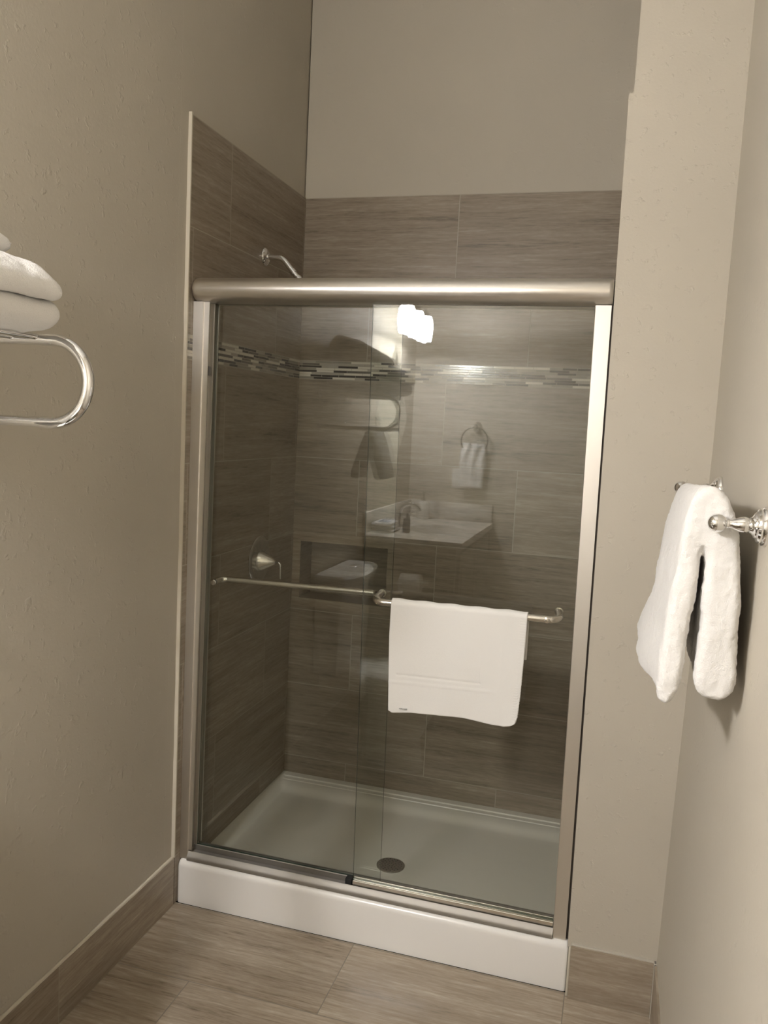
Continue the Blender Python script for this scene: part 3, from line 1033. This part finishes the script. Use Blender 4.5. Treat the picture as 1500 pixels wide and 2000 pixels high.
tag(pile(ob('hand_towel', bm, M_terry, ang=180), 0.0030, 0.0032, 0.0050), 'thick white terry towel folded over the chrome bar on the right wall', 'towel')

# ------------------------------------------------------------------ towel shelf on the left wall
SHY = -0.960
shelf = thing('towel_shelf', (-0.010, -1.135, 1.575), 'chrome hotel towel shelf with a rounded loop end on the left wall', 'towel shelf')
ZT_, ZB_ = 1.6440, 1.5030
def loop_bracket(y, loop=True):
    bm = bmesh.new()
    tube(bm, [(-0.0095, y, ZT_), (0.275, y, ZT_)], 0.0094, 18)
    tube(bm, [(-0.0095, y, ZB_), (0.275, y, ZB_)], 0.0094, 18)
    R_ = (ZT_ - ZB_) / 2
    pts = [(0.268, y, ZT_)] + [(0.289 + R_ * math.sin(math.pi * k / 40), y, (ZT_ + ZB_) / 2 + R_ * math.cos(math.pi * k / 40)) for k in range(41)] + [(0.268, y, ZB_)]
    if loop:
        tube(bm, pts, 0.0105, 24)
    b = ob('end_loop', bm, M_chrome, shelf, ang=60)
    for z in (ZT_, ZB_):
        bm = bmesh.new()
        lathe(bm, [(0.0, 0.0), (0.022, 0.0), (0.022, 0.004), (0.017, 0.009), (0.0, 0.009)], (-0.0097, y, z), (1, 0, 0), 28)
        ob('wall_flange', bm, M_chrome, b)
for y in (SHY, -1.310):
    loop_bracket(y, y == SHY)
for x in (0.045, 0.100, 0.155, 0.210, 0.262):
    bm = bmesh.new()
    tube(bm, [(x, SHY - 0.004, 1.6478), (x, -1.306, 1.6478)], 0.0052, 12)
    ob('rod', bm, M_chrome, shelf, ang=60)
bm = bmesh.new()
tube(bm, [(0.180, SHY - 0.004, ZB_), (0.180, -1.306, ZB_)], 0.0060, 12)
ob('rod', bm, M_chrome, shelf, ang=60)

G_T = 'white towels stacked on the shelf'
def folded(name, prof, y0, y1, label, seed, n=96, endr=0.03, amp=0.004):
    bm = bmesh.new()
    secs = []
    K = 44
    for i in range(K + 1):
        t = i / K
        # denser rings near the ends
        t = 0.5 - 0.5 * math.cos(math.pi * t)
        y = y0 + (y1 - y0) * t
        e = min(abs(y - y0), abs(y1 - y))
        ins = 0.0
        if e < endr:
            ins = endr * 0.72 * (1 - math.sqrt(max(0, 1 - (1 - e / endr) ** 2)))
        secs.append((y, inset_poly(prof, ins - 0.0030)))
    loft_xz(bm, secs, n)
    wobble(bm, amp * 0.4, 13.0, seed)
    return tag(pile(ob(name, bm, M_terry, ang=180), 0.0042, 0.0016, amp), label, 'towel', G_T if 'stack' in label else None)
G_T = 'white towels stacked on the shelf'
zb0 = 1.6535
low = [(0.02, 1.6538), (0.10, 1.6536), (0.20, 1.6538), (0.285, 1.6545), (0.312, 1.658), (0.327, 1.668), (0.331, 1.681), (0.327, 1.693), (0.317, 1.700), (0.295, 1.7055), (0.255, 1.713), (0.215, 1.720), (0.14, 1.727), (0.06, 1.727), (0.013, 1.715), (0.007, 1.685)]
folded('bath_towel', low, -1.305, -0.985, 'folded white towel at the bottom of the shelf stack, lying on the rods', 11.0, endr=0.030)
upp = [(0.02, 1.7315), (0.08, 1.7315), (0.14, 1.7308), (0.215, 1.7240), (0.255, 1.7172), (0.300, 1.7090), (0.322, 1.7045), (0.337, 1.7030), (0.3425, 1.7110), (0.3405, 1.7260), (0.3270, 1.7400), (0.3110, 1.7530), (0.2880, 1.7640), (0.2550, 1.7695), (0.19, 1.7745), (0.10, 1.7765), (0.03, 1.773), (0.008, 1.757)]
folded('bath_towel', upp, -1.300, -0.992, 'folded white towel lying on top of the bottom towel of the shelf stack', 23.0, endr=0.040, amp=0.006)
rol = [(0.03, 1.7830), (0.10, 1.7830), (0.19, 1.7810), (0.228, 1.7775), (0.246, 1.7790), (0.2540, 1.7870), (0.2490, 1.7980), (0.236, 1.8080), (0.216, 1.8200), (0.172, 1.8420), (0.120, 1.8650), (0.075, 1.8850), (0.040, 1.8900), (0.012, 1.8700), (0.006, 1.8300)]
folded('rolled_towel', rol, -1.285, -0.998, 'white towel rolled and heaped at the top of the shelf stack', 37.0, endr=0.045, amp=0.009)

HX = 0.0
hang = [(0.118, 1.300), (0.132, 1.38), (0.150, 1.46), (0.164, 1.500), (0.180, 1.514), (0.196, 1.503), (0.215, 1.46), (0.232, 1.38), (0.240, 1.305), (0.226, 1.288), (0.206, 1.300), (0.194, 1.37), (0.184, 1.45), (0.180, 1.478), (0.172, 1.45), (0.160, 1.37), (0.150, 1.298), (0.132, 1.286)]
hang = [(x + HX + (0.02 if x > 0.18 else -0.02) * (1.5 - z) / 0.2, z) for x, z in hang]
t_ = folded('hand_towel', hang, -1.29, -1.10, 'white hand towel hanging from the lower rod of the towel shelf', 51.0, endr=0.012, amp=0.003)

# ------------------------------------------------------------------ vanity against the rear part of the left wall
VY0, VY1, VX = Y_REAR, -1.66, 0.525
CT = 0.965
cabn = thing('vanity_cabinet', (0.25, -2.16, 0.0), 'taupe bathroom vanity cabinet standing in the rear left corner', 'cabinet')
bm = bmesh.new()
X0, X1, Y0, Y1 = 0.002, 0.490, VY0 + 0.004, VY1 - 0.03
for b_ in ((X0, X1, Y0, Y0 + 0.018, 0.10, 0.933), (X0, X1, Y1 - 0.018, Y1, 0.10, 0.933), (X1 - 0.018, X1, Y0 + 0.018, Y1 - 0.018, 0.10, 0.933), (X0, X1 - 0.018, Y0 + 0.018, Y1 - 0.018, 0.10, 0.118), (X0, X1 - 0.06, Y0, Y1, 0.0, 0.10)):
    box(bm, *b_)
ob('carcass', bm, M_cab, cabn, smooth=False)
for k in range(2):
    ya_ = Y0 + 0.03 + k * (Y1 - Y0 - 0.04) / 2
    yb_ = ya_ + (Y1 - Y0 - 0.08) / 2
    bm = bmesh.new()
    box(bm, X1, X1 + 0.018, ya_, yb_, 0.14, 0.90, 0.003, 2)
    box(bm, X1 + 0.018, X1 + 0.022, ya_ + 0.06, yb_ - 0.06, 0.20, 0.84, 0.002, 1)
    dd = ob('cabinet_door', bm, M_cab, cabn, smooth=False)
    bm = bmesh.new()
    yk = yb_ - 0.03 if k == 0 else ya_ + 0.03
    lathe(bm, [(0.0, 0.0), (0.006, 0.0), (0.006, 0.012), (0.014, 0.018), (0.014, 0.024), (0.0, 0.028)], (X1 + 0.018, yk, 0.74), (1, 0, 0), 20)
    ob('knob', bm, M_satin, dd)

ctop = thing('countertop', (0.26, -2.16, CT - 0.03), 'pale marble vanity top with an oval sink and backsplash on the cabinet', 'countertop')
BCX, BCY, BRX, BRY = 0.300, -2.115, 0.150, 0.215
bm = bmesh.new()
gx = [VX * i / 60 for i in range(61)]
gy = [VY0 + 0.003 + (VY1 - VY0 - 0.003) * i / 110 for i in range(111)]
def ctz(x, y):
    d = ((x - BCX) / BRX) ** 2 + ((y - BCY) / BRY) ** 2
    if d >= 1:
        return CT
    return CT - 0.004 - 0.125 * (1 - d) ** 0.55
vv = [[bm.verts.new((x, y, ctz(x, y))) for x in gx] for y in gy]
for a, b in zip(vv, vv[1:]):
    for i in range(60):
        bm.faces.new((a[i], a[i + 1], b[i + 1], b[i]))
edge = vv[0] + [r_[-1] for r_ in vv[1:]] + vv[-1][-2::-1] + [r_[0] for r_ in vv[-2:0:-1]]
low_ = [bm.verts.new((v.co.x, v.co.y, CT - 0.030)) for v in edge]
for i in range(len(edge)):
    j = (i + 1) % len(edge)
    bm.faces.new((edge[i], low_[i], low_[j], edge[j]))
ob('counter_slab', bm, M_marble, ctop, ang=50)
bm = bmesh.new()
box(bm, -0.0095, 0.012, VY0 + 0.003, VY1, CT + 0.0004, CT + 0.106, 0.003, 2)
ob('backsplash', bm, M_marble, ctop)
bm = bmesh.new()
box(bm, 0.0125, VX - 0.01, VY0 + 0.0005, VY0 + 0.021, CT + 0.0004, CT + 0.106, 0.003, 2)
ob('backsplash', bm, M_marble, ctop)

fau = thing('faucet', (0.085, -2.105, CT), 'chrome high-arc basin faucet with two handles on the vanity top', 'faucet')
bm = bmesh.new()
lathe(bm, [(0.0, 0.0), (0.026, 0.0), (0.026, 0.006), (0.018, 0.02), (0.0155, 0.05), (0.0, 0.05)], (0.085, -2.105, CT + 0.0005), (0, 0, 1), 28)
ob('faucet_base', bm, M_chrome, fau)
bm = bmesh.new()
pts = [(0.085, -2.105, CT + 0.03)]
for k in range(19):
    a = math.pi * (1 - k / 18 * 0.86)
    pts.append((0.146 + 0.061 * math.cos(a), -2.105, CT + 0.072 + 0.058 * math.sin(a)))
tube(bm, pts, [0.0135] + [0.0125 - 0.0035 * k / 18 for k in range(19)], 18)
ob('spout', bm, M_chrome, fau, ang=60)
for sg in (-1, 1):
    bm = bmesh.new()
    hy = -2.105 + sg * 0.105
    lathe(bm, [(0.0, 0.0), (0.024, 0.0), (0.024, 0.006), (0.017, 0.018), (0.014, 0.042), (0.017, 0.050), (0.0, 0.056)], (0.085, hy, CT + 0.0005), (0, 0, 1), 24)
    tube(bm, [(0.085, hy, CT + 0.050), (0.110, hy + sg * 0.03, CT + 0.060), (0.122, hy + sg * 0.048, CT + 0.068)], [0.0065, 0.0058, 0.0046], 12)
    ob('handle', bm, M_chrome, fau)

soap = thing('soap_dispenser', (0.110, -2.565, CT), 'white soap bottle with a chrome pump in the rear corner of the vanity top', 'soap dispenser')
bm = bmesh.new()
lathe(bm, [(0.0, 0.0), (0.036, 0.0), (0.0385, 0.004), (0.0385, 0.088), (0.034, 0.100), (0.015, 0.108), (0.014, 0.116), (0.0, 0.116)], (0.110, -2.565, CT + 0.0005), (0, 0, 1), 28)
ob('bottle', bm, M_soap, soap)
bm = bmesh.new()
lathe(bm, [(0.0, 0.112), (0.0165, 0.112), (0.0165, 0.126), (0.006, 0.130), (0.006, 0.152), (0.012, 0.154), (0.012, 0.164), (0.0, 0.166)], (0.110, -2.565, CT), (0, 0, 1), 20)
tube(bm, [(0.110, -2.565, CT + 0.159), (0.135, -2.545, CT + 0.159), (0.147, -2.535, CT + 0.151)], 0.0042, 10)
ob('pump', bm, M_chrome, soap)

lot = thing('lotion_bottle', (0.182, -1.895, CT), 'small slate gray bottle with a chrome cap near the end of the vanity top', 'bottle')
bm = bmesh.new()
lathe(bm, [(0.0, 0.0), (0.018, 0.0), (0.0195, 0.003), (0.0195, 0.066), (0.015, 0.075), (0.008, 0.079), (0.0, 0.079)], (0.182, -1.895, CT + 0.0005), (0, 0, 1), 24)
ob('bottle', bm, M_bottle, lot)
bm = bmesh.new()
lathe(bm, [(0.0, 0.077), (0.010, 0.077), (0.010, 0.100), (0.008, 0.106), (0.0, 0.107)], (0.182, -1.895, CT), (0, 0, 1), 20)
ob('cap', bm, M_chrome, lot)

wc = thing('folded_washcloth', (0.075, -1.86, CT), 'folded white washcloth with a blue print lying on the vanity top', 'washcloth')
bm = bmesh.new()
for k in range(3):
    prof = [(0.022, CT + 0.0015 + k * 0.017), (0.06, CT + 0.001 + k * 0.017), (0.115, CT + 0.002 + k * 0.017), (0.130 - k * 0.006, CT + 0.009 + k * 0.017), (0.115, CT + 0.017 + k * 0.017), (0.06, CT + 0.018 + k * 0.016), (0.022, CT + 0.017 + k * 0.017), (0.017, CT + 0.009 + k * 0.017)]
    secs = [(-1.975 + 0.195 * i / 14, inset_poly(prof, 0.005 if i in (0, 14) else 0)) for i in range(15)]
    loft_xz(bm, secs, 40)
wobble(bm, 0.003, 25, 2)
ob('cloth', bm, M_terry, wc, ang=180)
bm = bmesh.new()
for k in range(3):
    tube(bm, [(0.045 + 0.022 * k, -1.93 + 0.02 * k, CT + 0.0545), (0.055 + 0.022 * k, -1.87 + 0.015 * k, CT + 0.0550), (0.050 + 0.022 * k, -1.82, CT + 0.0545)], 0.0032, 8)
ob('print', bm, M_blue, wc)

# diamond mirror, lamp fixture, towel ring, outlet
mir = thing('wall_mirror', (-0.010, -2.175, 1.56), 'frameless diamond mirror on the left wall above the vanity', 'mirror')
bm = bmesh.new()
MC = (-2.178, 1.560)
def dia(h, w, x):
    return [bm.verts.new((x, MC[0] + dy, MC[1] + dz)) for dy, dz in ((0, h), (w, 0), (0, -h), (-w, 0))]
o1, o2, o3 = dia(0.405, 0.335, -0.0098), dia(0.405, 0.335, -0.0062), dia(0.375, 0.308, -0.0042)
for p, q in ((o1, o2), (o2, o3)):
    for i in range(4):
        bm.faces.new((p[i], p[(i + 1) % 4], q[(i + 1) % 4], q[i]))
bm.faces.new(o3); bm.faces.new(o1[::-1])
ob('mirror_glass', bm, M_mirror, mir, smooth=False)

lampo = thing('vanity_light', (-0.010, -2.09, 2.17), 'three-shade vanity light glowing on the left wall above the mirror', 'lamp')
bm = bmesh.new()
box(bm, -0.0098, 0.016, -2.36, -1.82, 2.165, 2.235, 0.006, 2)
ob('backplate', bm, M_satin, lampo)
for ly in (-1.890, -2.090, -2.290):
    bm = bmesh.new()
    tube(bm, fillet([(0.010, ly, 2.200), (0.125, ly, 2.200), (0.125, ly, 2.150)], 0.030, 8), 0.0075, 14)
    lathe(bm, [(0.0, 0.0), (0.020, 0.0), (0.026, 0.012), (0.026, 0.024), (0.0, 0.024)], (0.125, ly, 2.158), (0, 0, -1), 24)
    a_ = ob('lamp_arm', bm, M_satin, lampo, ang=60)
    bm = bmesh.new()
    lathe(bm, [(0.0, 0.0), (0.034, 0.0), (0.041, 0.018), (0.0465, 0.050), (0.0465, 0.082), (0.043, 0.115), (0.039, 0.138), (0.036, 0.138), (0.040, 0.115), (0.0435, 0.082), (0.0435, 0.050), (0.036, 0.020), (0.0, 0.006)], (0.125, ly, 2.134), (0, 0, -1), 32)
    ob('lamp_shade', bm, M_lamp, lampo)
    ld = bpy.data.lights.new('bulb', 'SPOT')      # the bulb shining out of the open bottom of its shade
    ld.energy = BULB_POWER
    ld.color = LAMP_COLOR[:3]
    ld.spot_size = math.radians(176)
    ld.spot_blend = 0.20
    ld.shadow_soft_size = 0.018
    lo = bpy.data.objects.new('bulb', ld)
    COL.objects.link(lo)
    lo.parent = lampo
    lo.matrix_parent_inverse = Matrix.Translation(-parent_world(lampo))
    lo.location = (0.125, ly, 2.004)

ring = thing('towel_ring', (0.395, Y_REAR, 1.535), 'chrome towel ring with a round mount on the rear wall', 'towel ring')
bm = bmesh.new()
lathe(bm, [(0.0, 0.0), (0.030, 0.0), (0.031, 0.004), (0.026, 0.009), (0.021, 0.013), (0.014, 0.02), (0.013, 0.035), (0.018, 0.042), (0.014, 0.052), (0.0, 0.054)], (0.393, Y_REAR + 0.0003, 1.535), (0, 1, 0), 32)
ob('mount', bm, M_chrome, ring)
bm = bmesh.new()
RC, RR = (0.388, Y_REAR + 0.040, 1.452), 0.080
tube(bm, [(RC[0] + RR * math.sin(2 * math.pi * k / 48), RC[1], RC[2] + RR * math.cos(2 * math.pi * k / 48)) for k in range(49)], 0.0048, 12, cap=False)
ob('ring', bm, M_chrome_d, ring, ang=60)
bm = bmesh.new()
secs = []
nc = 56
for i in range(30):
    s = i / 29
    z = 1.428 - s * 0.258
    hw = 0.066 + 0.010 * math.sin(s * 5.2) + (0.010 if s > 0.4 else 0)
    amp = 0.011 * (1 - s) + 0.003
    row = []
    for k in range(nc):
        a = 2 * math.pi * k / nc
        x = 0.384 + hw * math.cos(a) + 0.003 * math.sin(9 * s + a)
        th = 0.020 - 0.006 * s
        y = RC[1] + th * math.sin(a) + amp * 0.5 * math.sin(x * 110 + 3.5 * s + 2 * math.sin(4 * s)) * (1 if math.sin(a) > 0 else 0.2)
        row.append(bm.verts.new((x, y, z + (0.010 * math.sin(x * 160) if s < 0.08 else 0) - (0.008 if 0.28 < s < 0.34 and math.sin(a) > 0 else 0))))
    secs.append(row)
for p, q in zip(secs, secs[1:]):
    for k in range(nc):
        bm.faces.new((p[k], p[(k + 1) % nc], q[(k + 1) % nc], q[k]))
bm.faces.new(secs[0]); bm.faces.new(secs[-1][::-1])
tag(ob('washcloth', bm, M_terry, ang=180), 'white washcloth pulled through the chrome towel ring on the rear wall', 'washcloth')

out = thing('wall_outlet', (0.315, Y_REAR, 1.22), 'white two-gang outlet plate on the rear wall partly behind the washcloth', 'outlet')
bm = bmesh.new()
box(bm, 0.258, 0.372, Y_REAR + 0.0003, Y_REAR + 0.006, 1.160, 1.278, 0.002, 2)
ob('plate', bm, M_white_p, out)
for ox in (0.287, 0.343):
    for oz in (1.197, 1.241):
        bm = bmesh.new()
        box(bm, ox - 0.016, ox + 0.016, Y_REAR + 0.006, Y_REAR + 0.0075, oz - 0.014, oz + 0.014, 0.003, 2)
        rc = ob('receptacle', bm, M_white_p, out)
        bm = bmesh.new()
        for sx in (-0.006, 0.006):
            box(bm, ox + sx - 0.001, ox + sx + 0.001, Y_REAR + 0.0074, Y_REAR + 0.0079, oz - 0.003, oz + 0.006)
        lathe(bm, [(0, 0), (0.002, 0), (0.002, 0.0005), (0, 0.0005)], (ox, Y_REAR + 0.0074, oz - 0.008), (0, 1, 0), 10)
        ob('slots', bm, M_slot, rc, smooth=False)

# toilet paper on the end of the vanity
tp = thing('toilet_paper_holder', (0.285, Y1, 0.745), 'small chrome toilet paper holder on the end panel of the vanity', 'paper holder')
for xx in (0.222, 0.348):
    bm = bmesh.new()
    lathe(bm, [(0, 0), (0.016, 0), (0.016, 0.004), (0.008, 0.008), (0.007, 0.062), (0.010, 0.068), (0, 0.072)], (xx, Y1 + 0.0003, 0.745), (0, 1, 0), 20)
    ob('post', bm, M_chrome, tp)
bm = bmesh.new()
tube(bm, [(0.224, Y1 + 0.060, 0.745), (0.346, Y1 + 0.060, 0.745)], 0.006, 12)
ob('spindle', bm, M_chrome, tp)
roll = thing('toilet_paper_roll', (0.285, Y1 + 0.060, 0.745), 'white toilet paper roll held on the holder at the end of the vanity', 'toilet paper')
bm = bmesh.new()
lathe(bm, [(0.020, 0.0), (0.050, 0.0), (0.052, 0.003), (0.052, 0.099), (0.050, 0.102), (0.020, 0.102), (0.020, 0.0)], (0.234, Y1 + 0.060, 0.745), (1, 0, 0), 40)
ob('roll', bm, M_paper, roll)
bm = bmesh.new()
box(bm, 0.236, 0.334, Y1 + 0.1115, Y1 + 0.1125, 0.690, 0.745)
ob('loose_sheet', bm, M_paper, roll, smooth=False)

# ------------------------------------------------------------------ toilet under the towel shelf
toi = thing('toilet', (0.30, -1.195, 0.0), 'white china toilet standing under the towel shelf beside the vanity', 'toilet')
TY = -1.195
def oval_ring(bm, cx, cy, rx, ry, z, n=40, front=1.25):
    r = []
    for k in range(n):
        a = 2 * math.pi * k / n
        c_, s_ = math.cos(a), math.sin(a)
        r.append(bm.verts.new((cx + rx * c_ * (front if c_ > 0 else 1.0), cy + ry * s_, z)))
    return r
def skin(bm, rings):
    for p, q in zip(rings, rings[1:]):
        n = len(p)
        for k in range(n):
            bm.faces.new((p[k], p[(k + 1) % n], q[(k + 1) % n], q[k]))
bm = bmesh.new()
rg = [oval_ring(bm, 0.33, TY, 0.15, 0.100, 0.0, front=1.1), oval_ring(bm, 0.33, TY, 0.145, 0.095, 0.03, front=1.1), oval_ring(bm, 0.33, TY, 0.130, 0.085, 0.14, front=1.1), oval_ring(bm, 0.35, TY, 0.150, 0.105, 0.24, front=1.12),
      oval_ring(bm, 0.37, TY, 0.180, 0.150, 0.35, front=1.2), oval_ring(bm, 0.37, TY, 0.188, 0.165, 0.392, front=1.2), oval_ring(bm, 0.37, TY, 0.186, 0.163, 0.403, front=1.2), oval_ring(bm, 0.37, TY, 0.145, 0.122, 0.401, front=1.2), oval_ring(bm, 0.37, TY, 0.115, 0.10, 0.33, front=1.2), oval_ring(bm, 0.35, TY, 0.055, 0.055, 0.26, front=1.2)]
skin(bm, rg)
bm.faces.new(rg[0][::-1]); bm.faces.new(rg[-1])
box(bm, 0.004, 0.24, TY - 0.155, TY + 0.155, 0.32, 0.417, 0.02, 3)
ob('bowl', bm, M_ceramic, toi, ang=50)
for nm, zz in (('seat', (0.405, 0.412, 0.420)), ('seat_lid', (0.4215, 0.429, 0.437))):
    bm = bmesh.new()
    rg = [oval_ring(bm, 0.385, TY, 0.184, 0.164, zz[0], front=1.2), oval_ring(bm, 0.385, TY, 0.187, 0.166, zz[1], front=1.2), oval_ring(bm, 0.385, TY, 0.180, 0.160, zz[2], front=1.2)]
    skin(bm, rg)
    bm.faces.new(rg[0][::-1]); bm.faces.new(rg[-1])
    ob(nm, bm, M_ceramic, toi, ang=50)
def tank_outline(g, bow):
    pts = [(0.002, TY - 0.222 - g)]
    for k in range(13):
        t = k / 12
        y = TY - 0.222 - g + (0.444 + 2 * g) * t
        pts.append((0.128 + g + bow * math.sin(math.pi * t) ** 0.7, y))
    pts.append((0.002, TY + 0.222 + g))
    return pts
bm = bmesh.new()
hexa(bm, tank_outline(-0.02, 0.035), tank_outline(0.0, 0.045), 0.418, 0.828)
ob('tank', bm, M_ceramic, toi, ang=40)
bm = bmesh.new()
hexa(bm, tank_outline(0.012, 0.045), tank_outline(0.014, 0.045), 0.829, 0.852)
hexa(bm, tank_outline(0.014, 0.045), tank_outline(0.004, 0.043), 0.852, 0.862)
bmesh.ops.remove_doubles(bm, verts=bm.verts, dist=1e-5)
ob('tank_lid', bm, M_ceramic, toi, ang=30)
bm = bmesh.new()
lathe(bm, [(0, 0), (0.024, 0), (0.024, 0.003), (0.019, 0.006), (0.0, 0.007)], (0.085, TY - 0.06, 0.8622), (0, 0, 1), 28)
ob('flush_button', bm, M_chrome, toi)
